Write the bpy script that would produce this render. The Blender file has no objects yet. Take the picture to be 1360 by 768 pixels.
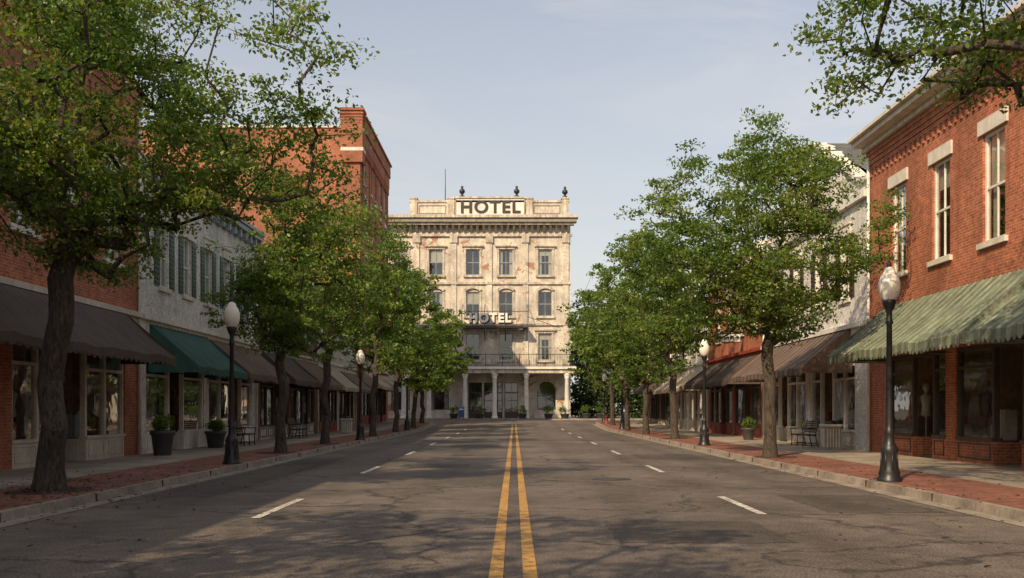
import bpy, math, random
import numpy as np
from mathutils import Vector, Matrix, noise

random.seed(7)
FPX=1322.0
def gz(y):
    t=min(1,max(0,(y-68)/26.0)); return 0.5*t*t*(3-2*t)

# ------------------------------------------------------------------ materials
def newmat(name):
    m=bpy.data.materials.new(name); m.use_nodes=True
    nt=m.node_tree; b=nt.nodes['Principled BSDF']; return m,nt,b
def N(nt,t,**kw):
    n=nt.nodes.new(t)
    for k,v in kw.items(): setattr(n,k,v)
    return n
def L(nt,a,b): nt.links.new(a,b)
def noise_node(nt,vec,scale,detail=4,rough=.55,dist=0):
    n=N(nt,'ShaderNodeTexNoise'); n.inputs['Scale'].default_value=scale
    n.inputs['Detail'].default_value=detail; n.inputs['Roughness'].default_value=rough
    n.inputs['Distortion'].default_value=dist
    L(nt,vec,n.inputs['Vector']); return n
def ramp(nt,fac,stops):
    r=N(nt,'ShaderNodeValToRGB'); e=r.color_ramp.elements
    while len(e)<len(stops): e.new(.5)
    for i,(p,c) in enumerate(stops):
        e[i].position=p; e[i].color=(c[0],c[1],c[2],1) if not isinstance(c,(int,float)) else (c,c,c,1)
    L(nt,fac,r.inputs[0]); return r
def mixc(nt,fac,a,b,mode='MIX'):
    n=N(nt,'ShaderNodeMix',data_type='RGBA',blend_type=mode)
    for s,v in ((n.inputs[0],fac),(n.inputs[6],a),(n.inputs[7],b)):
        if isinstance(v,(int,float)): s.default_value=v
        elif isinstance(v,tuple): s.default_value=(v[0],v[1],v[2],1)
        else: L(nt,v,s)
    return n.outputs[2]
def bump(nt,b,h,strength=.3,dist=.02):
    n=N(nt,'ShaderNodeBump'); n.inputs['Strength'].default_value=strength; n.inputs['Distance'].default_value=dist
    L(nt,h,n.inputs['Height']); L(nt,n.outputs[0],b.inputs['Normal'])
def objc(nt): return N(nt,'ShaderNodeTexCoord').outputs['Object']
def uvc(nt): return N(nt,'ShaderNodeTexCoord').outputs['UV']

def plain(name,col,rough=.8,var=.35,scale=3.0,metal=0,bmp=.15,stain=.0,slo=.48):
    m,nt,b=newmat(name); o=objc(nt)
    n1=noise_node(nt,o,scale,5,.6); n2=noise_node(nt,o,scale*9,3,.6)
    f1=ramp(nt,n1.outputs[0],[(.3,1-var),(.7,1+var*.5)]); f2=ramp(nt,n2.outputs[0],[(.3,1-var*.6),(.7,1+var*.3)])
    c=mixc(nt,1.0,tuple(col),f1.outputs[0],'MULTIPLY'); c=mixc(nt,1.0,c,f2.outputs[0],'MULTIPLY')
    if stain>0:
        mp=N(nt,'ShaderNodeMapping'); mp.inputs['Scale'].default_value=(3,3,.35); L(nt,o,mp.inputs[0])
        n3=noise_node(nt,mp.outputs[0],1.2,6,.65)
        f3=ramp(nt,n3.outputs[0],[(slo,0.0),(slo+.25,stain)])
        c=mixc(nt,f3.outputs[0],c,(col[0]*.35,col[1]*.3,col[2]*.25))
    L(nt,c,b.inputs['Base Color']); b.inputs['Roughness'].default_value=rough; b.inputs['Metallic'].default_value=metal
    if bmp: bump(nt,b,n2.outputs[0],bmp,.01)
    return m

def brick(name,c1,c2,mortar,w=.22,h=.075,ms=.009,var=.45,peel=None,rough=.9,mscale=.35,st=(.5,.72,.6)):
    m,nt,b=newmat(name); u=uvc(nt); o=objc(nt)
    t=N(nt,'ShaderNodeTexBrick'); L(nt,u,t.inputs['Vector'])
    t.inputs['Color1'].default_value=(*c1,1); t.inputs['Color2'].default_value=(*c2,1); t.inputs['Mortar'].default_value=(*mortar,1)
    t.inputs['Scale'].default_value=1; t.inputs['Mortar Size'].default_value=ms; t.inputs['Mortar Smooth'].default_value=.3
    t.inputs['Brick Width'].default_value=w; t.inputs['Row Height'].default_value=h; t.inputs['Bias'].default_value=-.1
    n1=noise_node(nt,o,mscale,7,.7); n2=noise_node(nt,o,11,3,.6)
    f1=ramp(nt,n1.outputs[0],[(.32,1-var),(.52,.95),(.7,1.25)]); f2=ramp(nt,n2.outputs[0],[(.3,.68),(.7,1.25)])
    c=mixc(nt,1.0,t.outputs[0],f1.outputs[0],'MULTIPLY'); c=mixc(nt,1.0,c,f2.outputs[0],'MULTIPLY')
    mp=N(nt,'ShaderNodeMapping'); mp.inputs['Scale'].default_value=(2.5,2.5,.3); L(nt,o,mp.inputs[0])
    n3=noise_node(nt,mp.outputs[0],1.0,6,.65)
    c=mixc(nt,ramp(nt,n3.outputs[0],[(st[0],0.0),(st[1],st[2])]).outputs[0],c,(c1[0]*.4,c1[1]*.42,c1[2]*.45))
    if peel:
        n4=noise_node(nt,o,peel[1],9,.7,.4)
        pf=ramp(nt,n4.outputs[0],[(peel[2],0.0),(peel[2]+.03,1.0)])
        c=mixc(nt,pf.outputs[0],c,peel[0])
    L(nt,c,b.inputs['Base Color']); b.inputs['Roughness'].default_value=rough
    inv=N(nt,'ShaderNodeMath',operation='MULTIPLY_ADD'); inv.inputs[1].default_value=-1; inv.inputs[2].default_value=1
    L(nt,t.outputs['Fac'],inv.inputs[0])
    bump(nt,b,inv.outputs[0],.5,.008)
    return m

BR_RED=brick('brick_red',(.47,.135,.060),(.30,.075,.036),(.44,.27,.17),var=.45)
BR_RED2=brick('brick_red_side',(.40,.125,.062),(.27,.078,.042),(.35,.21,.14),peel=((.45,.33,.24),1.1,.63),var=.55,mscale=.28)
BR_DARK=brick('brick_dark',(.24,.085,.05),(.15,.055,.035),(.2,.15,.12))
BR_WHITE=brick('brick_painted_white',(.78,.74,.68),(.70,.66,.60),(.52,.49,.44),var=.28,peel=((.32,.2,.15),1.5,.67))
HOTEL_W=brick('hotel_painted_masonry',(.74,.665,.56),(.67,.60,.505),(.56,.5,.42),var=.42,peel=((.36,.20,.13),.75,.585),mscale=.6,st=(.44,.66,.6))
PAVER=brick('brick_paver',(.30,.105,.065),(.19,.064,.04),(.14,.10,.075),w=.2,h=.1,ms=.008,var=.45,mscale=.8)
WHITE=plain('white_paint',(.76,.72,.65),.6,.2,2,stain=.4)
CREAM=plain('cream_paint',(.58,.52,.43),.6,.25,2,stain=.4)
HOTEL_T=plain('hotel_trim',(.66,.59,.49),.75,.45,1.5,stain=.85,slo=.42)
STONE=plain('lintel_stone',(.70,.64,.55),.8,.2,4,stain=.35)
GREYW=plain('grey_blue_paint',(.33,.37,.39),.6,.2,3,stain=.2)
BRKT=plain('bracket_paint',(.30,.28,.23),.7,.3,3,stain=.4)
DARKWOOD=plain('dark_wood',(.065,.045,.035),.5,.3,5)
GREENP=plain('dark_green_paint',(.035,.08,.065),.5,.2,5)
BLACK=plain('black_iron',(.02,.02,.022),.42,.3,6,metal=.0,bmp=.05)
SHINGLE=brick('roof_shingle',(.15,.145,.14),(.10,.10,.10),(.05,.05,.05),w=.3,h=.16,ms=.012,var=.3)
ROOFM=plain('roof_felt',(.1,.095,.09),.9)
CONC=plain('concrete',(.36,.32,.27),.88,.3,.9,stain=.2)
CURB=plain('curb_concrete',(.31,.26,.21),.88,.45,1.5,stain=.0)
SOIL=plain('mulch',(.07,.035,.022),.95,.5,8,bmp=.8)
AW_GREEN=plain('awning_green',(.032,.105,.085),.8,.3,1.5,stain=.35)
AW_BROWN=plain('awning_brown',(.17,.112,.082),.85,.35,1.5,stain=.4)
AW_DARK=plain('awning_charcoal',(.085,.062,.05),.85,.35,1.5,stain=.3)
AW_SAGE=plain('awning_sage',(.27,.30,.21),.8,.35,1.2,stain=.7,slo=.42)
AW_SAGE2=plain('awning_sage_dark',(.17,.205,.14),.8,.35,1.2,stain=.7,slo=.42)
AW_CREAM=plain('awning_cream',(.45,.37,.28),.8,.2,2,stain=.3)
BLIND=plain('window_blind',(.55,.5,.42),.9,.1,3)
INTER=plain('shop_interior',(.52,.36,.22),.9,.5,.8)
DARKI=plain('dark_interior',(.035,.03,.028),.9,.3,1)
TERRA=plain('planter_pot',(.05,.05,.052),.6,.2,5)
BLUE=plain('postbox_blue',(.03,.09,.22),.45,.2,5)
SIGNW=plain('sign_white',(.7,.69,.66),.5,.1,3)
LETTER=plain('letter_dark',(.035,.03,.028),.6,.2,6)
LETTERW=plain('letter_cream',(.80,.76,.68),.6,.1,6)
REDP=plain('red_paint',(.33,.05,.035),.6,.25,2,stain=.2)
FLOORT=plain('porch_floor',(.28,.25,.21),.8,.2,2)
IRON=plain('cast_iron_cover',(.06,.05,.045),.5,.4,9,bmp=.5)

def m_concrete_slab():
    m,nt,b=newmat('sidewalk_concrete'); u=uvc(nt); o=objc(nt)
    t=N(nt,'ShaderNodeTexBrick'); L(nt,u,t.inputs['Vector']); t.offset=0
    t.inputs['Color1'].default_value=(.39,.32,.25,1); t.inputs['Color2'].default_value=(.32,.265,.205,1); t.inputs['Mortar'].default_value=(.09,.075,.06,1)
    t.inputs['Scale'].default_value=1; t.inputs['Mortar Size'].default_value=.012; t.inputs['Brick Width'].default_value=1.5; t.inputs['Row Height'].default_value=1.5
    n=noise_node(nt,o,.9,8,.65); n2=noise_node(nt,o,25,3,.6)
    c=mixc(nt,1.0,t.outputs[0],ramp(nt,n.outputs[0],[(.3,.6),(.7,1.15)]).outputs[0],'MULTIPLY')
    c=mixc(nt,1.0,c,ramp(nt,n2.outputs[0],[(.3,.85),(.7,1.1)]).outputs[0],'MULTIPLY')
    L(nt,c,b.inputs['Base Color']); b.inputs['Roughness'].default_value=.85; bump(nt,b,n2.outputs[0],.2,.01); return m
SLAB=m_concrete_slab()

def asphalt_color(nt,o,k=1.0):
    n1=noise_node(nt,o,.25,7,.65,.4); n2=noise_node(nt,o,2.5,6,.65); n3=noise_node(nt,o,38,3,.7)
    base=ramp(nt,n1.outputs[0],[(.36,(.100*k,.081*k,.068*k)),(.62,(.185*k,.150*k,.124*k))]).outputs[0]
    c=mixc(nt,1.0,base,ramp(nt,n2.outputs[0],[(.3,.70),(.7,1.2)]).outputs[0],'MULTIPLY')
    c=mixc(nt,1.0,c,ramp(nt,n3.outputs[0],[(.33,.33),(.55,1.0),(.72,2.2)]).outputs[0],'MULTIPLY')
    sx=N(nt,'ShaderNodeSeparateXYZ'); L(nt,o,sx.inputs[0])
    mu=N(nt,'ShaderNodeMath',operation='MULTIPLY'); mu.inputs[1].default_value=2*math.pi/1.75; L(nt,sx.outputs[0],mu.inputs[0])
    co=N(nt,'ShaderNodeMath',operation='COSINE'); L(nt,mu.outputs[0],co.inputs[0])
    c=mixc(nt,1.0,c,ramp(nt,co.outputs[0],[(0,1.0),(1,.82)]).outputs[0],'MULTIPLY')
    nd=noise_node(nt,o,1.3,5,.6); vm=N(nt,'ShaderNodeVectorMath',operation='MULTIPLY_ADD')
    L(nt,nd.outputs['Color'],vm.inputs[0]); vm.inputs[1].default_value=(1.3,1.3,0); L(nt,o,vm.inputs[2])
    n5=noise_node(nt,o,.35,3,.5)
    for sc,wd,lo in ((.24,.012,.32),(.8,.02,.47)):
        v=N(nt,'ShaderNodeTexVoronoi',feature='DISTANCE_TO_EDGE'); v.inputs['Scale'].default_value=sc; L(nt,vm.outputs[0],v.inputs['Vector'])
        cr=ramp(nt,v.outputs['Distance'],[(0,1.0),(wd,0.0)])
        mk=ramp(nt,n5.outputs[0],[(lo,0.0),(lo+.1,.9)])
        mm=N(nt,'ShaderNodeMath',operation='MULTIPLY'); L(nt,cr.outputs[0],mm.inputs[0]); L(nt,mk.outputs[0],mm.inputs[1])
        c=mixc(nt,mm.outputs[0],c,(.02,.017,.015))
    n6=noise_node(nt,o,1.1,3,.5); st=ramp(nt,n6.outputs[0],[(.61,0.0),(.73,.55)])
    c=mixc(nt,st.outputs[0],c,(.042,.035,.03))
    return c,n3
def m_asphalt(name='asphalt',k=1.0):
    m,nt,b=newmat(name); o=objc(nt); c,n3=asphalt_color(nt,o,k)
    L(nt,c,b.inputs['Base Color']); b.inputs['Roughness'].default_value=.8; bump(nt,b,n3.outputs[0],.6,.012); return m
def m_marking(name,col,wear):
    m,nt,b=newmat(name); o=objc(nt); c,n3=asphalt_color(nt,o)
    n=noise_node(nt,o,7,8,.75); f=ramp(nt,n.outputs[0],[(wear,0.0),(wear+.12,.93)])
    n2=noise_node(nt,o,.8,3); cc=mixc(nt,1.0,col,ramp(nt,n2.outputs[0],[(.3,.72),(.7,1.05)]).outputs[0],'MULTIPLY')
    c=mixc(nt,f.outputs[0],c,cc); L(nt,c,b.inputs['Base Color']); b.inputs['Roughness'].default_value=.7
    bump(nt,b,n3.outputs[0],.3,.01); return m
ASPH=m_asphalt(); ASPH2=m_asphalt('asphalt_patch',.62); YEL=m_marking('yellow_paint',(.56,.30,.06),.38); WHM=m_marking('white_road_paint',(.70,.65,.58),.39)

def m_glass():
    m=bpy.data.materials.new('window_glass'); m.use_nodes=True; nt=m.node_tree; nt.nodes.clear()
    out=N(nt,'ShaderNodeOutputMaterial'); tr=N(nt,'ShaderNodeBsdfTransparent'); tr.inputs[0].default_value=(.80,.81,.79,1)
    gl=N(nt,'ShaderNodeBsdfGlossy'); gl.inputs['Roughness'].default_value=.02; gl.inputs[0].default_value=(.9,.93,.95,1)
    o=objc(nt); nn=noise_node(nt,o,1.3,2); bp=N(nt,'ShaderNodeBump'); bp.inputs['Strength'].default_value=.12; bp.inputs['Distance'].default_value=.03
    L(nt,nn.outputs[0],bp.inputs['Height']); L(nt,bp.outputs[0],gl.inputs['Normal'])
    lw=N(nt,'ShaderNodeLayerWeight'); lw.inputs[0].default_value=.5
    r=ramp(nt,lw.outputs['Facing'],[(0,.12),(.6,.28),(1,.95)])
    mx=N(nt,'ShaderNodeMixShader'); L(nt,r.outputs[0],mx.inputs[0]); L(nt,tr.outputs[0],mx.inputs[1]); L(nt,gl.outputs[0],mx.inputs[2])
    L(nt,mx.outputs[0],out.inputs[0]); return m
GLASS=m_glass()
def m_leaf(name,dark,mid,lite,tl=.38):
    m=bpy.data.materials.new(name); m.use_nodes=True; nt=m.node_tree; nt.nodes.clear()
    out=N(nt,'ShaderNodeOutputMaterial'); g=N(nt,'ShaderNodeNewGeometry'); o=objc(nt)
    n=noise_node(nt,o,.7,1,.6)
    a=N(nt,'ShaderNodeMath',operation='MULTIPLY_ADD'); a.inputs[1].default_value=.55; L(nt,g.outputs['Random Per Island'],a.inputs[0])
    s=N(nt,'ShaderNodeMath',operation='MULTIPLY_ADD'); s.inputs[1].default_value=.9; s.inputs[2].default_value=-.22; L(nt,n.outputs[0],s.inputs[0]); L(nt,s.outputs[0],a.inputs[2])
    c=ramp(nt,a.outputs[0],[(.1,dark),(.5,mid),(.95,lite)]).outputs[0]
    d=N(nt,'ShaderNodeBsdfPrincipled'); d.inputs['Roughness'].default_value=.45; d.inputs['Specular IOR Level'].default_value=.45; L(nt,c,d.inputs['Base Color'])
    t=N(nt,'ShaderNodeBsdfTranslucent'); tc=mixc(nt,1.0,c,(1.7,1.55,.6),'MULTIPLY'); L(nt,tc,t.inputs[0])
    mx=N(nt,'ShaderNodeMixShader'); mx.inputs[0].default_value=tl; L(nt,d.outputs[0],mx.inputs[1]); L(nt,t.outputs[0],mx.inputs[2])
    L(nt,mx.outputs[0],out.inputs[0]); return m
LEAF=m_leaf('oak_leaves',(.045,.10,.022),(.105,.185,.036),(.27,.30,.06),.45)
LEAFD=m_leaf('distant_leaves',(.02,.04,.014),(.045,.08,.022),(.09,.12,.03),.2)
LITTER=m_leaf('fallen_leaves',(.06,.03,.015),(.13,.07,.03),(.22,.14,.05),.1)
def m_bark():
    m,nt,b=newmat('bark'); o=objc(nt); mp=N(nt,'ShaderNodeMapping'); mp.inputs['Scale'].default_value=(14,14,3); L(nt,o,mp.inputs[0])
    n=noise_node(nt,mp.outputs[0],1.4,6,.7,.6)
    c=ramp(nt,n.outputs[0],[(.35,(.016,.013,.010)),(.65,(.115,.088,.066))]).outputs[0]
    L(nt,c,b.inputs['Base Color']); b.inputs['Roughness'].default_value=.95; bump(nt,b,n.outputs[0],1.0,.05); return m
BARK=m_bark()
def m_globe():
    m,nt,b=newmat('milk_glass'); b.inputs['Base Color'].default_value=(.78,.73,.64,1); b.inputs['Roughness'].default_value=.4; return m
GLOBE=m_globe()

# ------------------------------------------------------------------ mesh builder
class MB:
    def __init__(s): s.v=[]; s.f=[]; s.m=[]; s.sm=[]; s.mats=[]
    def mi(s,mat):
        if mat not in s.mats: s.mats.append(mat)
        return s.mats.index(mat)
    def face(s,pts,mat,smooth=False):
        i=len(s.v); s.v.extend([tuple(p) for p in pts]); s.f.append(tuple(range(i,i+len(pts)))); s.m.append(s.mi(mat)); s.sm.append(smooth)
    def hexa(s,p,mat):
        i=len(s.v); s.v.extend([tuple(q) for q in p]); k=s.mi(mat)
        for f in ((3,2,1,0),(4,5,6,7),(0,1,5,4),(1,2,6,5),(2,3,7,6),(3,0,4,7)):
            s.f.append(tuple(i+j for j in f)); s.m.append(k); s.sm.append(False)
    def box(s,x0,x1,y0,y1,z0,z1,mat):
        s.hexa([(x0,y0,z0),(x1,y0,z0),(x1,y1,z0),(x0,y1,z0),(x0,y0,z1),(x1,y0,z1),(x1,y1,z1),(x0,y1,z1)],mat)
    def lathe(s,prof,c,mat,seg=16,smooth=True):
        i=len(s.v); k=s.mi(mat); n=len(prof)
        for r,z in prof:
            for j in range(seg):
                a=2*math.pi*j/seg; s.v.append((c[0]+r*math.cos(a),c[1]+r*math.sin(a),c[2]+z))
        for q in range(n-1):
            for j in range(seg):
                j2=(j+1)%seg; s.f.append((i+q*seg+j,i+q*seg+j2,i+(q+1)*seg+j2,i+(q+1)*seg+j)); s.m.append(k); s.sm.append(smooth)
        s.f.append(tuple(i+(n-1)*seg+j for j in range(seg))); s.m.append(k); s.sm.append(False)
    def tube(s,a,b,ra,rb,mat,seg=6):
        a=Vector(a);b=Vector(b);d=(b-a)
        if d.length<1e-6: return
        d.normalize(); x=d.orthogonal().normalized(); y=d.cross(x); i=len(s.v); k=s.mi(mat)
        for p,r in ((a,ra),(b,rb)):
            for j in range(seg):
                t=2*math.pi*j/seg; s.v.append(tuple(p+x*(r*math.cos(t))+y*(r*math.sin(t))))
        for j in range(seg):
            j2=(j+1)%seg; s.f.append((i+j,i+j2,i+seg+j2,i+seg+j)); s.m.append(k); s.sm.append(True)
        s.f.append(tuple(i+j for j in range(seg-1,-1,-1))); s.m.append(k); s.sm.append(False)
        s.f.append(tuple(i+seg+j for j in range(seg))); s.m.append(k); s.sm.append(False)
    def obj(s,name,parent=None,loc=None,rot=0):
        me=bpy.data.meshes.new(name); me.from_pydata(s.v,[],s.f)
        for m in s.mats: me.materials.append(m)
        me.polygons.foreach_set('material_index',s.m); me.polygons.foreach_set('use_smooth',s.sm)
        me.update()
        npoly=len(me.polygons)
        nrm=np.empty(npoly*3,dtype=np.float32); me.polygons.foreach_get('normal',nrm); nrm=np.abs(nrm.reshape(-1,3))
        ax=nrm.argmax(1); lt=np.empty(npoly,dtype=np.int32); me.polygons.foreach_get('loop_total',lt)
        lax=np.repeat(ax,lt); vi=np.empty(len(me.loops),dtype=np.int32); me.loops.foreach_get('vertex_index',vi)
        co=np.array(s.v,dtype=np.float32)[vi]
        uv=np.empty((len(vi),2),dtype=np.float32)
        uv[:,0]=np.where(lax==0,co[:,1],co[:,0]); uv[:,1]=np.where(lax==2,co[:,1],co[:,2])
        ul=me.uv_layers.new(name='UVMap'); ul.data.foreach_set('uv',uv.ravel())
        o=bpy.data.objects.new(name,me); bpy.context.scene.collection.objects.link(o)
        if loc is not None: o.location=loc
        o.rotation_euler[2]=rot
        if parent is not None:
            o.parent=parent; o.matrix_parent_inverse=Matrix.Translation(-parent.location)
        return o
def empty(name,loc):
    e=bpy.data.objects.new(name,None); e.location=loc; e.empty_display_size=.5
    bpy.context.scene.collection.objects.link(e); return e

class Fr:
    def __init__(s,O,U,Nn): s.O=Vector(O); s.U=Vector(U); s.N=Vector(Nn); s.flip=s.U.cross(Vector((0,0,1))).dot(s.N)<0
    def P(s,u,v,d): return s.O+s.U*u+s.N*d+Vector((0,0,v))
def fbox(mb,F,u0,u1,v0,v1,d0,d1,mat):
    p=[F.P(u0,v0,d1),F.P(u1,v0,d1),F.P(u1,v0,d0),F.P(u0,v0,d0),F.P(u0,v1,d1),F.P(u1,v1,d1),F.P(u1,v1,d0),F.P(u0,v1,d0)]
    if F.flip: p=[p[1],p[0],p[3],p[2],p[5],p[4],p[7],p[6]]
    mb.hexa(p,mat)
def fquad(mb,F,u0,u1,v0,v1,d,mat):
    p=[F.P(u0,v0,d),F.P(u1,v0,d),F.P(u1,v1,d),F.P(u0,v1,d)]
    if F.flip: p.reverse()
    mb.face(p,mat)
def wall(mb,F,u0,u1,v0,v1,ops,mat,depth=.22,rev=None):
    rev=rev or mat
    us=sorted(set([u0,u1]+[x for o in ops for x in o[:2] if u0<x<u1])); vs=sorted(set([v0,v1]+[x for o in ops for x in o[2:4] if v0<x<v1]))
    for i in range(len(us)-1):
        for j in range(len(vs)-1):
            cu=(us[i]+us[i+1])/2; cv=(vs[j]+vs[j+1])/2
            if any(o[0]<cu<o[1] and o[2]<cv<o[3] for o in ops): continue
            fquad(mb,F,us[i],us[i+1],vs[j],vs[j+1],0,mat)
    for a,b,c,d in ops:
        mb.face([F.P(a,c,0),F.P(a,d,0),F.P(a,d,-depth),F.P(a,c,-depth)],rev)
        mb.face([F.P(b,c,0),F.P(b,d,0),F.P(b,d,-depth),F.P(b,c,-depth)],rev)
        mb.face([F.P(a,d,0),F.P(b,d,0),F.P(b,d,-depth),F.P(a,d,-depth)],rev)
        mb.face([F.P(a,c,0),F.P(b,c,0),F.P(b,c,-depth),F.P(a,c,-depth)],rev)
def window(mb,F,a,b,c,d,fm,rng,panes=2,blind=None):
    t=.07; e=.002
    fbox(mb,F,a+e,a+t,c+e,d-e,-.16,-.07,fm); fbox(mb,F,b-t,b-e,c+e,d-e,-.16,-.07,fm)
    fbox(mb,F,a+t,b-t,d-t,d-e,-.158,-.072,fm); fbox(mb,F,a+t,b-t,c+e,c+t,-.158,-.072,fm)
    mid=(c+d)/2; fbox(mb,F,a+t,b-t,mid-.03,mid+.03,-.15,-.085,fm)
    for k in range(1,panes):
        u=a+(b-a)*k/panes; fbox(mb,F,u-.018,u+.018,c+t,mid-.03,-.145,-.095,fm); fbox(mb,F,u-.018,u+.018,mid+.03,d-t,-.145,-.095,fm)
    fquad(mb,F,a+t,b-t,c+t,d-t,-.12,GLASS)
    if blind is None: blind=rng.choice([.25,.4,.45,.5,.15,.0])
    if blind>0: fquad(mb,F,a+t,b-t,d-t-(d-c)*blind,d-t,-.2,BLIND)
    if rng.random()<.5:
        for s in (0,1):
            ua=a+t if s==0 else b-t-.2*(b-a); fquad(mb,F,ua,ua+.2*(b-a),c+t,d-t,-.24,BLIND)
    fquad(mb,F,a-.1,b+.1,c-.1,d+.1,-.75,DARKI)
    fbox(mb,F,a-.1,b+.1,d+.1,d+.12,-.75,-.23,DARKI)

def storefront(mb,F,u0,u1,z1,fm,bm,rng,bulk=.72,z0=.13):
    W=u1-u0; dw=1.05; dc=u0+W*rng.choice([.5,.38,.62]); a,b=dc-dw/2-.15,dc+dw/2+.15
    tz=z1-.55
    fbox(mb,F,u0+.003,u1-.003,z1-.12,z1-.003,-.2,-.03,fm)
    for (p,q) in ((u0,a),(b,u1)):
        n=max(1,round((q-p)/1.5))
        fbox(mb,F,p+.003,q-.003,z0,bulk,-.22,-.02,bm)
        fbox(mb,F,p+.003,q-.003,bulk,bulk+.08,-.24,.02,fm)
        for k in range(n):
            x0=p+(q-p)*k/n+.14; x1=p+(q-p)*(k+1)/n-.14
            if x1>x0: 
                fbox(mb,F,x0,x1,z0+.12,z0+.16,-.02,.0,fm); fbox(mb,F,x0,x1,bulk-.1,bulk-.06,-.02,.0,fm)
                fbox(mb,F,x0,x0+.04,z0+.16,bulk-.1,-.02,.0,fm); fbox(mb,F,x1-.04,x1,z0+.16,bulk-.1,-.02,.0,fm)
        for k in range(n+1):
            u=p+(q-p)*k/n; u=min(max(u,p+.053),q-.053); fbox(mb,F,u-.05,u+.05,bulk+.08,z1-.12,-.18,-.04,fm)
        fbox(mb,F,p+.1,q-.1,tz-.04,tz+.04,-.175,-.045,fm)
        fquad(mb,F,p+.05,q-.05,bulk+.08,z1-.12,-.11,GLASS)
    r=-1.0
    for u in (a,b):
        mb.face([F.P(u,bulk,-.2),F.P(u,bulk,r),F.P(u,z1-.12,r),F.P(u,z1-.12,-.2)],GLASS)
        fbox(mb,F,u-.03,u+.03,z0,bulk,r,-.225,bm); fbox(mb,F,u-.04,u+.04,z0,z1-.12,r-.08,r,fm)
    da,db=dc-dw/2+.0,dc+dw/2
    fbox(mb,F,a+.04,b-.04,tz-.05,tz+.05,r-.07,r+.01,fm); fquad(mb,F,a+.04,b-.04,tz+.05,z1-.12,r-.03,GLASS)
    fbox(mb,F,da,da+.12,z0,tz-.05,r-.06,r,fm); fbox(mb,F,db-.12,db,z0,tz-.05,r-.06,r,fm)
    fbox(mb,F,da+.12,db-.12,z0,z0+.35,r-.055,r-.005,fm); fbox(mb,F,da+.12,db-.12,tz-.17,tz-.05,r-.055,r-.005,fm)
    fbox(mb,F,da+.12,db-.12,1.05,1.13,r-.055,r-.005,fm)
    fquad(mb,F,da+.12,db-.12,z0+.35,tz-.17,r-.03,GLASS)
    fbox(mb,F,db-.09,db-.06,1.0,1.3,r,r+.05,STONE)
    D=-2.2
    fquad(mb,F,u0,u1,z0,z1+.3,D,INTER)
    for u in (u0-.02,u1+.02): mb.face([F.P(u,z0,-.23),F.P(u,z0,D),F.P(u,z1+.3,D),F.P(u,z1+.3,-.23)],INTER)
    mb.face([F.P(u0,z0+.01,-.23),F.P(u1,z0+.01,-.23),F.P(u1,z0+.01,D),F.P(u0,z0+.01,D)],FLOORT)
    mb.face([F.P(u0,z1+.28,-.23),F.P(u1,z1+.28,-.23),F.P(u1,z1+.28,D),F.P(u0,z1+.28,D)],BLIND)
    mts=[CREAM,REDP,GREYW,DARKWOOD,BLIND,WHITE,AW_BROWN]
    for (p,q) in ((u0+.1,a-.1),(b+.1,u1-.1)):
        if q-p<.6: continue
        fbox(mb,F,p,q,z0+.01,bulk+.02,-.95,-.25,DARKWOOD)
        x=p+.25
        while x<q-.25:
            t=rng.random(); m=rng.choice(mts); c=F.P(x,bulk+.02,-.45-rng.random()*.25)
            if t<.3:
                mb.lathe([(.12,0),(.02,.02),(.02,.55),(.15,.6),(.11,.85),(.17,1.15),(.05,1.25),(.05,1.32),(.09,1.38),(.09,1.5),(.02,1.58)],c,m,10)
            elif t<.6:
                fbox(mb,F,x-.16,x+.16,bulk+.02,bulk+.1+rng.random()*.7,-.7,-.4,m)
            elif t<.8:
                fbox(mb,F,x-.25,x+.25,bulk+.7,bulk+1.4,-.5,-.47,m); fbox(mb,F,x-.02,x+.02,bulk+.02,bulk+.7,-.5,-.47,DARKWOOD)
            else:
                mb.lathe([(.1,0),(.14,.12),(.08,.3),(.02,.34),(.02,.5),(.16,.52),(.1,.72),(.02,.73)],c,m,10)
            x+=.35+rng.random()*.55
        fbox(mb,F,p+.1,q-.1,.15,2.0,D+.05,D+.4,rng.choice([DARKWOOD,CREAM,INTER]))

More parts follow.
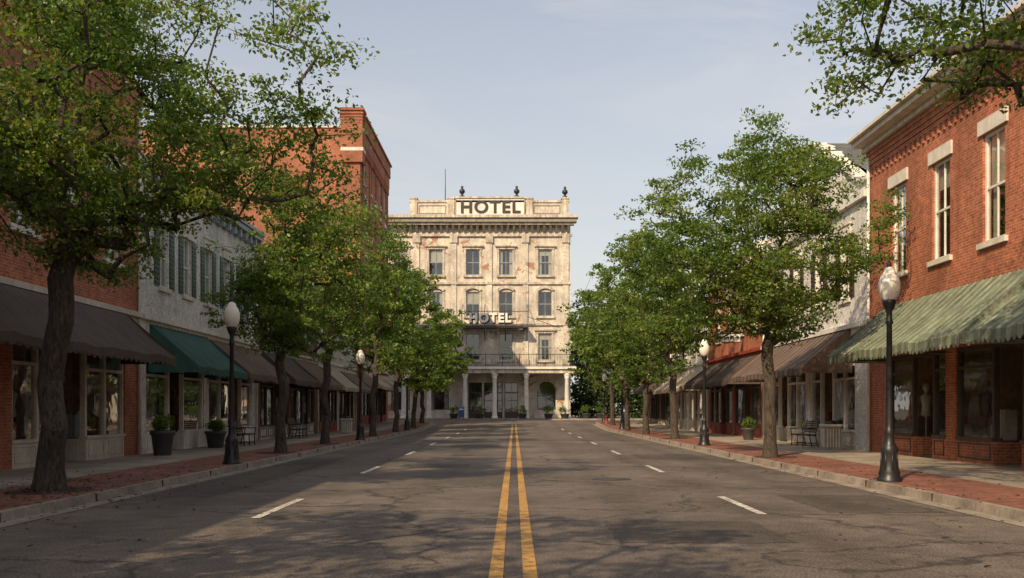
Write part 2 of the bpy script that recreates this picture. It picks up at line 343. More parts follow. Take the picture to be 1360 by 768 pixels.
def awning(mb,F,u0,u1,zt,zf,do,mat,mat2=None,val=.28,seg=.32,ends=True):
    n=max(2,int((u1-u0)/seg)); rng=random.Random(int(u0*100))
    def sg(u): return -.035*abs(math.sin((u-u0)/1.6*math.pi))-.02*math.sin(u*2.3+u0)
    for k in range(n):
        a=u0+(u1-u0)*k/n; b=u0+(u1-u0)*(k+1)/n; m_=mat if (mat2 is None or k%2==0) else mat2; c=(a+b)/2
        J=5
        for j in range(J):
            t0,t1=j/J,(j+1)/J
            def pt(u,t,s): 
                sag=-.07*math.sin(math.pi*t)+sg(u)*t
                return F.P(u,zt+(zf-zt)*t+sag-s,.03+(do-.03)*t)
            mb.face([pt(a,t0,0),pt(c,t0,.025),pt(c,t1,.025),pt(a,t1,0)],m_); mb.face([pt(c,t0,.025),pt(b,t0,0),pt(b,t1,0),pt(c,t1,.025)],m_)
        w=rng.uniform(-.02,.02); za,zc,zb=zf+sg(a),zf+sg(c),zf+sg(b)
        mb.face([F.P(a,za,do),F.P(c,zc-.025,do),F.P(b,zb,do),F.P(b,zb-val*.72,do+.01),F.P(b-(b-a)*.25,zb-val*.95,do+w),F.P(c,zc-val,do+w),F.P(a+(b-a)*.25,za-val*.95,do+w),F.P(a,za-val*.72,do+.01)],m_)
    if ends:
        for u in (u0,u1):
            mb.face([F.P(u,zt,.03),F.P(u,zf,do),F.P(u,zf-val*.8,do),F.P(u,zf-val*.8,.03)],mat)
    for u in (u0+.03,u1-.03,(u0+u1)/2):
        mb.tube(F.P(u,zf-.14,do-.04),F.P(u,zf-.16,.02),.015,.015,BLACK,5)
    mb.tube(F.P(u0,zf-.12,do-.03),F.P(u1,zf-.12,do-.03),.02,.02,BLACK,5)

def cornice(mb,F,u0,u1,z,mat,out=.45,h=.55,br=True,step=.8):
    fbox(mb,F,u0,u1,z-h,z-h*.62,-.2,out*.35,mat); fbox(mb,F,u0,u1,z-h*.62,z-h*.25,-.19,out*.8,mat); fbox(mb,F,u0,u1,z-h*.25,z,-.18,out,mat)
    if br:
        n=int((u1-u0)/step)
        for k in range(n+1):
            u=u0+.12+(u1-u0-.24)*k/n; fbox(mb,F,u-.07,u+.07,z-h*1.25,z-h*.63,.002,out*.62,mat)
        n=int((u1-u0)/.22)
        for k in range(n):
            u=u0+(u1-u0)*(k+.5)/n; fbox(mb,F,u-.05,u+.05,z-h*1.12,z-h*1.002,.001,out*.25,mat)

FL=Fr((-11.5,0,0),(0,1,0),(1,0,0)); FRt=Fr((11.7,0,0),(0,1,0),(-1,0,0))
def building(name,F,y0,y1,H,wm,wins=(),bays=(),awn=(),fm=CREAM,bm=CREAM,band=None,lint=STONE,corn=None,cout=.45,ch=.55,shutters=None,depth=15,
             seed=1,winframe=WHITE,flat=True,zs=3.15,corbel=False,cbr=True,hood=True):
    rng=random.Random(seed); e=empty(name,F.P((y0+y1)/2,0,0)); a,b=y0+.012,y1-.012
    W=MB(); ops=[(w[0]-w[1]/2,w[0]+w[1]/2,w[2],w[3]) for w in wins]+[(p,q,.05,zs) for p,q in bays]
    wall(W,F,a,b,-.3,H,ops,wm)
    for u in (a,b): W.face([F.P(u,-.3,0),F.P(u,-.3,-depth),F.P(u,H,-depth),F.P(u,H,0)],wm)
    W.face([F.P(a,-.3,-depth),F.P(b,-.3,-depth),F.P(b,H,-depth),F.P(a,H,-depth)],wm)
    W.obj('walls',e)
    if flat:
        R=MB(); fbox(R,F,a+.02,b-.02,H-.6,H-.5,-depth+.02,-.3,ROOFM); fbox(R,F,a-.03,b+.03,H+.002,H+.1,-.35,.06,STONE if corn is None else corn)
        fbox(R,F,a-.03,a+.3,H+.002,H+.1,-depth,-.351,STONE); fbox(R,F,b-.3,b+.03,H+.002,H+.1,-depth,-.351,STONE); R.obj('roof',e)
    Wn=MB()
    for w in wins:
        p,q,c,d=w[0]-w[1]/2,w[0]+w[1]/2,w[2],w[3]
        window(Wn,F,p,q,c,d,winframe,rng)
        fbox(Wn,F,p-.15,q+.15,c-.14,c-.003,-.1,.09,lint)
        fbox(Wn,F,p-.16,q+.16,d+.003,d+.36,-.05,.06,lint)
        if hood: fbox(Wn,F,p-.2,q+.2,d+.36,d+.43,-.05,.1,lint)
        if shutters:
            for s in (p-.5,q+.04):
                fbox(Wn,F,s,s+.46,c,d,.004,.03,shutters)
                for k in range(12):
                    z=c+.08+(d-c-.16)*k/12; fbox(Wn,F,s+.05,s+.41,z,z+.05,.03,.05,shutters)
    if wins: Wn.obj('windows',e)
    if bays:
        S=MB()
        for p,q in bays: storefront(S,F,p,q,zs,fm,bm,rng)
        S.obj('storefront',e)
    T=MB()
    if band:
        fbox(T,F,a,b,zs+.35,zs+1.15,-.05,.07,band); fbox(T,F,a-.0,b,zs+1.15,zs+1.3,-.05,.2,band); fbox(T,F,a,b,zs+.25,zs+.35,-.05,.11,band)
    if corn: cornice(T,F,a,b,H-.004,corn,cout,ch,cbr)
    if corbel:
        for k in range(3): fbox(T,F,a+.001*k,b-.001*k,H-.9+k*.22,H-.9+(k+1)*.22-.003,-.02,.05+.05*k,wm)
        n=int((b-a)/.4)
        for k in range(n): 
            u=a+(b-a)*(k+.5)/n; fbox(T,F,u-.09,u+.09,H-1.25,H-.903,.001,.06,wm)
    u=b-.15; T.tube(F.P(u,.15,.09),F.P(u,H-.6,.09),.05,.05,winframe,8)
    T.obj('trim',e)
    if awn:
        A=MB()
        for w in awn: awning(A,F,*w)
        A.obj('awning',e)
    return e

# left side
building('unseen_brick_building',FL,-16,8.9,10.4,BR_RED,[(y,1.2,5.7,8.3) for y in (-12,-8,-4,0,4,7)],[(-15,-8),(-7,1),(2,8.4)],[(-15,8,4.4,3.1,1.6,AW_BROWN)],band=CREAM,corn=CREAM,seed=3)  # unseen building beside the camera, added for its shadows and reflections
building('unseen_brick_building',FL,9,30.5,11.3,BR_RED,[(y,1.15,5.75,8.3) for y in (12.6,15.3,17.9,20.6,23.3,25.9,28.5)],
   [(10,16),(16.8,22.2),(22.8,29.4)],[(10,29.0,4.45,3.05,1.65,AW_DARK)],fm=CREAM,bm=CREAM,band=CREAM,corbel=True,seed=4)
building('white_shop_building',FL,30.5,44.3,9.3,BR_WHITE,[(y,.85,5.5,7.5) for y in (32.7,35.0,37.4,39.8,42.1)],
   [(31.1,36.9),(37.5,43.7)],[(31.2,36.9,4.25,2.9,1.6,AW_GREEN),(37.3,43.8,4.2,2.9,1.6,AW_BROWN)],fm=WHITE,bm=WHITE,band=WHITE,corn=GREYW,shutters=GREENP,seed=5)
building('unseen_brick_building',FL,44.3,58,8.6,BR_DARK,[(y,1.1,5.3,7.3) for y in (46.5,49.3,52.1,54.9)],
   [(45,50.7),(51.3,57.3)],[(45,50.8,4.2,2.9,1.6,AW_DARK),(51.2,57.4,4.2,2.9,1.6,AW_BROWN)],fm=DARKWOOD,bm=CREAM,band=CREAM,corn=CREAM,seed=6)
building('cream_shop_building',FL,58,71.9,8.2,CREAM,[(y,1.1,5.0,7.0) for y in (60.5,63.3,66.1,69)],
   [(58.6,64.7),(65.3,71.3)],[(58.8,64.7,4.1,2.9,1.5,AW_CREAM),(65.3,71.3,4.1,2.9,1.5,AW_BROWN)],fm=DARKWOOD,bm=REDP,band=WHITE,corn=CREAM,seed=7)
# tall brick block
FT=Fr((-11.15,0,0),(0,1,0),(1,0,0))
e=empty('tall_brick_building',(-11.15,80,0))
W=MB(); wins=[(y,1.0,z,z+2.3) for z in (6.3,10.6,14.8,18.2) for y in (74.5,77.3,80.1,82.9,85.7)]
ops=[(w[0]-.5,w[0]+.5,w[2],w[3]) for w in wins]+[(73,79.5,.4,3.6),(80.3,86.8,.4,3.6)]
wall(W,FT,72,88,-.3,21.9,ops,BR_RED)
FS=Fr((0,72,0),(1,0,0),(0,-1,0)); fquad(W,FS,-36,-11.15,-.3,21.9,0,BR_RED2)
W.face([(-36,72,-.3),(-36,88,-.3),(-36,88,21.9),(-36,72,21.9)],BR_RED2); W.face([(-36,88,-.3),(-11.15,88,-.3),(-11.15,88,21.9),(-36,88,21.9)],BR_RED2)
W.obj('walls',e)
Wn=MB(); rg=random.Random(3)
for w in wins:
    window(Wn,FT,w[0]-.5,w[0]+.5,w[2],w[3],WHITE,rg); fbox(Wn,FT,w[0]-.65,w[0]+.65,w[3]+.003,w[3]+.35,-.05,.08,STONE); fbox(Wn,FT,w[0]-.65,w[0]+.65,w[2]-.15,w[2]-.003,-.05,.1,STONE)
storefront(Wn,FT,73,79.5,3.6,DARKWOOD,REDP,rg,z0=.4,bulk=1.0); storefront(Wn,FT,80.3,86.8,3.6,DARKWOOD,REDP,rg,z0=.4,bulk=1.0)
Wn.obj('windows',e)
T=MB()
T.box(-12.5,-10.95,71.8,73.1,19.4,23.1,BR_RED2); T.box(-12.6,-10.85,71.7,73.2,23.102,23.3,BR_RED2); T.box(-12.52,-10.9,71.77,73.12,20.2,20.45,STONE)
for k in range(4): T.box(-12.55-.02*k,-10.93+.02*k,71.78-.02*k,73.12+.02*k,22.2+.22*k,22.3+.22*k,BR_RED2)
fbox(T,FT,73.1,88,21.0,21.9,-.3,.12,BR_RED); fbox(T,FT,73.1,88,21.903,22.9,-.3,.22,BR_RED); fbox(T,FT,73.1,88,22.903,23.05,-.35,.35,BR_RED)
for k in range(26):
    y=73.4+k*.56; fbox(T,FT,y-.12,y+.12,20.3,20.997,.001,.14,BR_RED)
T.box(-36.05,-12.505,71.9,72.3,21.903,22.05,STONE)
for k in range(5): fbox(T,FT,72.9+k*3.5,73.3+k*3.5,5,20.2,.001,.1,BR_RED)
fbox(T,FT,72.1,88,4.6,5.2,-.02,.15,CREAM)
T.obj('trim',e)
R=MB(); R.box(-35.9,-11.3,72.1,87.9,21.2,21.3,ROOFM); R.obj('roof',e)
A=MB(); awning(A,FT,73,86.8,4.4,3.3,1.4,AW_CREAM); A.obj('awning',e)

# right side
building('unseen_brick_building',FRt,-16,11.9,9.6,BR_RED,[(y,1.2,5.6,8.2) for y in (-12,-8,-4,0,4,8)],[(-15,-8),(-7,1),(2,11)],[(-15,11,4.4,3.1,1.6,AW_BROWN)],band=CREAM,corn=CREAM,seed=13)
eR1=building('unseen_brick_building',FRt,12,32.8,10.35,BR_RED,[(y,1.15,5.65,8.35) for y in (15.3,18.3,21.3,24.3,27.3,30.3)],
   [(13,21.2),(22.0,26.4),(27.0,31.2)],[(13,21.6,4.75,3.2,1.9,AW_SAGE,AW_SAGE2,.3,.22),(21.9,31.2,4.75,3.2,1.9,AW_SAGE,AW_SAGE2,.3,.22)],fm=DARKWOOD,bm=BR_RED,band=CREAM,corn=STONE,cout=.75,ch=.42,cbr=False,hood=False,seed=14)
T=MB()
for k in range(4): fbox(T,FRt,12.05,32.75,9.35+k*.14,9.487+k*.14,-.02,.03+.035*k,BR_RED)
for k in range(60):
    u=12.2+k*.345; fbox(T,FRt,u-.06,u+.06,9.1,9.347,.001,.05,BR_RED)
T.obj('brick_corbel',eR1)
# white gabled
eW=building('white_gabled_building',FRt,32.8,46.5,8.9,BR_WHITE,[(y,.95,5.4,7.6) for y in (35.2,38.2,41.2,44.2)],
   [(34.2,39.4),(40.0,45.6)],[(34.4,45.6,4.4,3.0,1.75,AW_BROWN,AW_DARK)],fm=WHITE,bm=CREAM,band=WHITE,shutters=DARKWOOD,flat=False,seed=15)
G=MB(); yc=39.6; F=FRt
def gpt(y,z,d): return F.P(y,z,d)
prof=[(32.85,8.9),(32.85,9.1),(33.6,9.1),(36.8,10.9),(37.6,10.9),(37.6,11.3),(38.6,11.7),(40.4,11.7),(41.5,11.3),(41.5,10.9),(42.2,10.9),(45.4,9.1),(46.45,9.1),(46.45,8.9)]
G.face([gpt(y,z,0) for y,z in prof],BR_WHITE); G.face([gpt(y,z,-.35) for y,z in prof],BR_WHITE)
for i in range(len(prof)-1):
    (ya,za),(yb,zb)=prof[i],prof[i+1]
    G.face([gpt(ya,za,.0),gpt(yb,zb,.0),gpt(yb,zb,-.35),gpt(ya,za,-.35)],BR_WHITE)
    dy,dz=yb-ya,zb-za
    if abs(dy)>.3:
        p=[gpt(ya-.08,za+.005,.12),gpt(yb+.08,zb+.005,.12),gpt(yb+.08,zb+.005,-.4),gpt(ya-.08,za+.005,-.4)]
        G.hexa(p+[q+Vector((0,0,.14)) for q in p],WHITE)
fbox(G,F,32.83,46.47,8.55,8.85,-.02,.18,WHITE)
G.obj('gable_parapet',eW)
G=MB()
G.face([gpt(32.6,9.0,-.45),gpt(yc,12.1,-.45),gpt(yc,12.1,-15.2),gpt(32.6,9.0,-15.2)],SHINGLE); G.face([gpt(46.4,9.0,-.45),gpt(yc,12.1,-.45),gpt(yc,12.1,-15.2),gpt(46.4,9.0,-15.2)],SHINGLE)
G.face([gpt(32.82,8.7,-15),gpt(yc,11.95,-15),gpt(46.4,8.7,-15)],BR_WHITE)
G.obj('roof',eW)
building('red_brick_shop_building',FRt,46.5,60,9.4,BR_RED,[(y,1.1,5.4,7.5) for y in (48.5,51.3,54.1,56.9)],
   [(47.2,52.9),(53.5,59.4)],[(47.2,53,4.2,2.95,1.6,AW_DARK),(53.4,59.4,4.2,2.95,1.6,AW_DARK)],fm=DARKWOOD,bm=REDP,band=REDP,corn=WHITE,seed=16)
building('white_shop_building',FRt,60,74,8.3,WHITE,[(y,1.1,5.1,7.0) for y in (62,65,68,71)],
   [(60.7,66.8),(67.4,73.3)],[(60.7,66.8,4.0,2.9,1.6,AW_CREAM),(67.4,73.3,4.0,2.9,1.5,AW_CREAM)],fm=WHITE,bm=CREAM,band=WHITE,corn=WHITE,seed=17)
building('unseen_brick_building',FRt,74,86,7.6,BR_DARK,[(y,1.1,5.0,6.6) for y in (76,79,82)],
   [(75,79.6),(80.2,85.3)],[(75,85.3,4.2,3.1,1.5,AW_DARK)],fm=DARKWOOD,bm=CREAM,band=CREAM,corn=CREAM,seed=18)
# blade sign
e=empty('hanging_shop_sign',(11,50.5,5.1)); S=MB()
S.box(10.2,11.45,50.46,50.54,4.95,5.35,SIGNW); S.box(10.17,11.48,50.44,50.56,5.352,5.39,BLACK); S.box(10.17,11.48,50.44,50.56,4.91,4.948,BLACK); S.tube((10.1,50.5,5.45),(11.75,50.5,5.45),.025,.025,BLACK); S.obj('sign_board',e)
def text(s,name,size,loc,mat,parent,ext=.03,off=.012,rotz=0,sx=1):
    c=bpy.data.curves.new(name,'FONT'); c.body=s; c.size=size; c.extrude=ext; c.offset=off; c.align_x='CENTER'; c.align_y='CENTER'; c.space_character=1.15
    o=bpy.data.objects.new(name,c); o.data.materials.append(mat); o.location=loc; o.rotation_euler=(math.pi/2,0,rotz); o.scale[0]=sx
    bpy.context.scene.collection.objects.link(o); o.parent=parent; o.matrix_parent_inverse=Matrix.Translation(-parent.location); return o
text('Jefferson','lettering',.24,(10.82,50.44,5.15),LETTER,e,.01,.004)

# ------------------------------------------------------------------ hotel
FH=Fr((0,102,0),(1,0,0),(0,-1,0)); eh=empty('hotel_building',(-3,102,.5))
cols=[-11.6,-8.02,-4.24,-.85,3.16]; rg=random.Random(11)
wins=[(u,z0,z1) for u in cols for z0,z1 in ((15.3,17.9),(11.1,13.6),(6.6,9.3))]
ops=[(u-.7,u+.7,a,b) for u,a,b in wins]+[(-4.7,-3.3,.6,4.3),(-3.1,-1.2,.6,4.3),(-1.0,.4,.6,4.3),(2.35,4.25,1.5,4.4),(-8.7,-6.7,1.5,4.4),(-12.6,-10.7,1.5,4.4)]
W=MB(); wall(W,FH,-14,5.75,-.2,21.3,ops,HOTEL_W,depth=.3)
for u in (-14,5.75): W.face([FH.P(u,-.2,0),FH.P(u,-.2,-20),FH.P(u,21.3,-20),FH.P(u,21.3,0)],HOTEL_W)
W.face([FH.P(-14,-.2,-20),FH.P(5.75,-.2,-20),FH.P(5.75,21.3,-20),FH.P(-14,21.3,-20)],HOTEL_W)
W.obj('walls',eh)
Wn=MB()
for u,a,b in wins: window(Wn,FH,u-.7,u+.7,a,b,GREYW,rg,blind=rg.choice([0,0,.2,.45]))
for (a,b) in ((2.35,4.25),(-8.7,-6.7),(-12.6,-10.7)):
    r=(b-a)/2; c=(a+b)/2; zt=4.4; zc=zt-r
    for s in (-1,1):
        pts=[FH.P(c+s*r,zt,-.02)]+[FH.P(c+s*r*math.cos(t),zc+r*math.sin(t),-.02) for t in [math.pi/2*k/8 for k in range(9)]]
        Wn.face(pts,HOTEL_W)
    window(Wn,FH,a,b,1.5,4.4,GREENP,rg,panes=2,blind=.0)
    for k in range(16):
        t0,t1=math.pi*k/16,math.pi*(k+1)/16
        q=[FH.P(c+x*math.cos(t),zc+x*math.sin(t),d) for d in (.0,.1) for x,t in ((r,t0),(r+.22,t0),(r+.22,t1),(r,t1))]
        Wn.hexa(q,HOTEL_T)
for (a,b) in ((-4.7,-3.3),(-3.1,-1.2),(-1.0,.4)):
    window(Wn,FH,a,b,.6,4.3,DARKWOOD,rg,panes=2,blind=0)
    fbox(Wn,FH,a+.07,b-.07,.66,1.3,-.155,-.09,DARKWOOD); fbox(Wn,FH,a+.07,b-.07,3.2,3.32,-.155,-.08,DARKWOOD)
Wn.obj('windows',eh)
T=MB()
for u,a,b in wins:
    fbox(T,FH,u-.95,u+.95,a-.22,a-.01,-.05,.2,HOTEL_T)
    fbox(T,FH,u-.9,u-.703,a,b+.05,.002,.08,HOTEL_T); fbox(T,FH,u+.703,u+.9,a,b+.05,.002,.08,HOTEL_T)
    if 11<a<12:
        for k in range(10):
            R_=1.35; t0=math.radians(48+84*k/10); t1=math.radians(48+84*(k+1)/10)
            q=[FH.P(u+x*math.cos(t),b-.75+x*math.sin(t),d) for d in (.0,.22) for x,t in ((R_-.28,t0),(R_,t0),(R_,t1),(R_-.28,t1))]
            T.hexa(q,HOTEL_T)
    else:
        fbox(T,FH,u-.95,u+.95,b+.05,b+.3,.002,.12,HOTEL_T); fbox(T,FH,u-1.1,u+1.1,b+.3,b+.45,.002,.28,HOTEL_T)
for u in (-13.6,-10.0,-6.2,-2.55,1.15,5.3):
    fbox(T,FH,u-.28,u+.28,6.1,19.2,.001,.14,HOTEL_W); fbox(T,FH,u-.38,u+.38,18.6,19.25,.002,.26,HOTEL_T); fbox(T,FH,u-.36,u+.36,6.05,6.7,.002,.2,HOTEL_T)
for v in (10.15,14.35): fbox(T,FH,-14,5.85,v,v+.22,-.05,.2,HOTEL_T)
fbox(T,FH,-14,5.85,5.6,6.0,-.05,.2,HOTEL_T)
fbox(T,FH,-14,5.95,19.25,19.5,-.05,.22,HOTEL_T)
fbox(T,FH,-14.1,6.1,20.35,20.6,-.05,.75,HOTEL_T); fbox(T,FH,-14.3,6.35,20.6,21.0,-.06,1.0,BRKT); fbox(T,FH,-14.4,6.5,21.0,21.28,-.07,1.2,HOTEL_T)
u=-13.8
while u<5.8:
    p=[FH.P(u,19.55,.002),FH.P(u+.24,19.55,.002),FH.P(u+.24,19.75,.2),FH.P(u,19.75,.2),FH.P(u,20.348,.002),FH.P(u+.24,20.348,.002),FH.P(u+.24,20.348,.72),FH.P(u,20.348,.72)]
    T.hexa(p,BRKT); u+=.62
fbox(T,FH,-10.65,5.55,21.285,22.75,-.45,-.02,HOTEL_W); fbox(T,FH,-10.75,5.65,22.752,22.95,-.5,.1,HOTEL_T)
fbox(T,FH,-6.05,1.1,21.3,23.15,-.5,.1,WHITE); fbox(T,FH,-6.2,1.25,23.152,23.32,-.55,.22,HOTEL_T)
for a_,b_ in ((-6.05,-5.95),(1.0,1.1)): fbox(T,FH,a_,b_,21.3,23.15,.101,.16,BRKT)
for u in (-10.3,5.2,-6.5,1.55): fbox(T,FH,u-.35,u+.35,21.29,23.1,-.5,.12,HOTEL_T); fbox(T,FH,u-.42,u+.42,23.102,23.25,-.55,.2,HOTEL_T)
for a_,b_ in ((-9.8,-7.0),(2.0,4.7)):
    fbox(T,FH,a_,b_,21.6,21.68,-.02,.04,BRKT); fbox(T,FH,a_,b_,22.4,22.48,-.02,.04,BRKT); fbox(T,FH,a_,a_+.08,21.68,22.4,-.02,.04,BRKT); fbox(T,FH,b_-.08,b_,21.68,22.4,-.02,.04,BRKT)
for u,z in ((-5.35,23.33),(.25,23.33),(5.2,23.26)):
    T.lathe([(.26,0),(.26,.12),(.12,.2),(.12,.3),(.3,.5),(.27,.75),(.1,.85),(.14,.95),(.12,1.1),(.02,1.18)],FH.P(u,z,-.2),BLACK,12)
T.tube(FH.P(-7.1,22.9,-.5),FH.P(-7.1,26.3,-.5),.05,.03,BLACK,6)
T.obj('cornice_and_trim',eh)
text('HOTEL','lettering',1.75,FH.P(-2.47,22.2,.14),LETTER,eh,.04,.05,sx=1.02)
text('HOTEL','lettering',1.25,FH.P(-2.45,10.72,1.78),LETTERW,eh,.06,.05,sx=.98)
text('HOTEL','lettering',1.25,FH.P(-2.37,10.64,1.68),LETTER,eh,.03,.11,sx=.98)
P=MB()
fbox(P,FH,-13.9,6.2,.1,.66,.001,3.3,FLOORT); fbox(P,FH,-13.9,6.2,.1,.5,3.301,3.7,CURB)
fbox(P,FH,-11.5,6.0,5.15,5.55,.002,3.15,HOTEL_T); fbox(P,FH,-11.6,6.15,5.55,5.8,.205,3.35,WHITE); fbox(P,FH,-11.55,6.1,5.8,5.9,.205,3.25,ROOFM)
for u in (-11,-8.5,-4.9,-1.95,1.2,5.25):
    P.lathe([(.32,0),(.32,.15),(.26,.2),(.24,.3),(.235,1.5),(.2,3.9),(.24,3.98),(.26,4.05),(.22,4.1),(.33,4.3),(.36,4.48)],FH.P(u,.66,2.8),WHITE,18)
P.obj('porch',eh)
B=MB()
def rail(u0,u1,v0,h,d):
    fbox(B,FH,u0,u1,v0+h-.06,v0+h,d-.03,d+.03,BLACK); fbox(B,FH,u0,u1,v0+.1,v0+.14,d-.02,d+.02,BLACK)
    n=int((u1-u0)/.17)
    for k in range(n+1):
        u=u0+(u1-u0)*k/n; t=.035 if k%10==0 else .012; fbox(B,FH,u-t,u+t,v0,v0+h+(.08 if k%10==0 else 0),d-t,d+t,BLACK)
rail(-11.4,6.0,5.9,1.15,3.1)
fbox(B,FH,-5.4,1.4,9.78,9.88,.15,1.66,BLACK)
fbox(B,FH,-5.4,1.4,9.9,9.97,1.6,1.66,BLACK); fbox(B,FH,-5.4,1.4,11.4,11.46,1.6,1.66,BLACK)
for u in (-5.3,-3,-.9,1.3):
    B.tube(FH.P(u,8.6,.1),FH.P(u,9.8,1.6),.05,.05,BLACK); B.tube(FH.P(u,11.4,1.6),FH.P(u,12.3,.1),.03,.03,BLACK); B.tube(FH.P(u,9.8,1.62),FH.P(u,11.45,1.62),.03,.03,BLACK)
B.tube(FH.P(1.3,10.9,1.6),FH.P(4.6,9.9,.3),.03,.03,BLACK)
B.obj('iron_balconies',eh)
R=MB(); R.box(-13.9,5.7,102.4,121.9,20.9,21.0,ROOFM); R.obj('roof',eh)
building('cream_shop_building',Fr((0,105,0),(1,0,0),(0,-1,0)),18,40,9,CREAM,[(u,1.2,5,7) for u in (20,24,28,32,36)],[],corn=CREAM,seed=30)

# ------------------------------------------------------------------ ground
def strip(mb,xs_fn,ys,z,mat):
    for i in range(len(ys)-1):
        a,b=ys[i],ys[i+1]; (l0,r0),(l1,r1)=xs_fn(a),xs_fn(b)
        mb.face([(l0,a,z+gz(a)),(r0,a,z+gz(a)),(r1,b,z+gz(b)),(l1,b,z+gz(b))],mat)
G=MB(); ys=[-3000,-30]+[-30+7*k for k in range(1,14)]+[68+2*k for k in range(0,14)]+[200,600,3000]
ys=sorted(set(ys)); strip(G,lambda y:(-3000,3000),ys,-.06,plain('ground_soil',(.12,.10,.06),.95,.4,.5)); G.obj('ground')
ysr=[-30,0,20,40,60,68]+[70+k for k in range(0,28)]
G=MB(); strip(G,lambda y:(-70,70),ysr,0,ASPH); G.obj('road')
Pt=MB(); rq=random.Random(9)
for x0,x1,y0,y1 in ((1.2,3.2,11.2,13.4),(-6.4,-5.2,17,31),(3.9,5.9,30,33.5),(-3.0,-1.2,26,27.6),(4.6,6.3,14.5,17.5),(-2.6,-.6,40,46)):
    n=10; pts=[]
    for (ax,ay,bx_,by_) in ((x0,y0,x1,y0),(x1,y0,x1,y1),(x1,y1,x0,y1),(x0,y1,x0,y0)):
        for k in range(n): pts.append((ax+(bx_-ax)*k/n+rq.uniform(-.03,.03),ay+(by_-ay)*k/n+rq.uniform(-.03,.03),.0035))
    Pt.face(pts,ASPH2)
Pt.obj('road_patches')
Mc=MB()
for x,y in ((2.1,21.5),(-1.7,33)):
    Mc.lathe([(.42,.004),(.42,.009),(.36,.010),(.36,.006),(.30,.006),(.30,.010),(.0,.010)],(x,y,0),IRON,28,False)
    Mc.obj('manhole_cover'); Mc=MB()
M=MB()
for x0,x1 in ((-.23,-.10),(.08,.21)): strip(M,lambda y:(x0,x1),[-8,0,20,40,60,68,72,76,80,83],.0075,YEL)
def dash(xc,y0,l=2.9,w=.13):
    strip(M,lambda y:(xc-w/2,xc+w/2),[y0,y0+l],.0075,WHM)
k=-1
while True:
    yy=13.75+k*9.6
    if yy>80: break
    dash(-3.58,yy,2.95); dash(3.56,yy+.5,2.95); k+=1
M.obj('road_markings')
def xin(y,r=4.5,ye=88):
    if y<=ye-r: return 6.8
    t=min(1,(y-(ye-r))/r); return 6.8+r*(1-math.sqrt(max(0,1-t*t)))
ysw=[-30,-10,0,10,20,30,40,50,60,68]+[70+k for k in range(0,13)]+[83.5+.5*k for k in range(0,8)]+[87.3,87.6,87.8,87.9,87.97,88]
for s in (-1,1):
    S=MB()
    def st(a,b,z,mat):
        for i in range(len(ysw)-1):
            y0,y1=ysw[i],ysw[i+1]; fa=lambda y:s*(a(y)); fb=lambda y:s*(b(y))
            p=[(fa(y0),y0,z+gz(y0)),(fb(y0),y0,z+gz(y0)),(fb(y1),y1,z+gz(y1)),(fa(y1),y1,z+gz(y1))]
            if s<0: p.reverse()
            S.face(p,mat)
    c0=lambda y:xin(y); c1=lambda y:xin(y)+.17; c2=lambda y:max(8.9,xin(y)+.171); c3=lambda y:40
    st(lambda y:c0(y)+.02,c1,.137,CURB); st(c1,c2,.13,PAVER); st(c2,c3,.131,SLAB)
    for i in range(len(ysw)-1):
        y0,y1=ysw[i],ysw[i+1]
        S.face([(s*c0(y0),y0,gz(y0)-.02),(s*c0(y1),y1,gz(y1)-.02),(s*(c0(y1)+.02),y1,gz(y1)+.137),(s*(c0(y0)+.02),y0,gz(y0)+.137)],CURB)
    yj=4.0
    while yj<80:
        S.box(min(s*6.79,s*6.975),max(s*6.79,s*6.975),yj,yj+.015,.0,.1385+gz(yj),SOIL); yj+=3.05
    S.face([(s*11.3,88,.3),(s*40,88,.3),(s*40,88,.131+gz(88)),(s*11.3,88,.131+gz(88))],CURB)
    S.obj('sidewalk')
    Gt=MB()
    for i in range(len(ysw)-1):
        y0,y1=ysw[i],ysw[i+1]
        if y1>83.6: break
        Gt.face([(s*6.5,y0,.0075+gz(y0)),(s*6.8,y0,.0075+gz(y0)),(s*6.8,y1,.0075+gz(y1)),(s*6.5,y1,.0075+gz(y1))],CURB)
    Gt.obj('gutter')
S=MB(); S.box(-60,60,97,101.9,.2,.13+gz(97),CURB); S.obj('sidewalk')

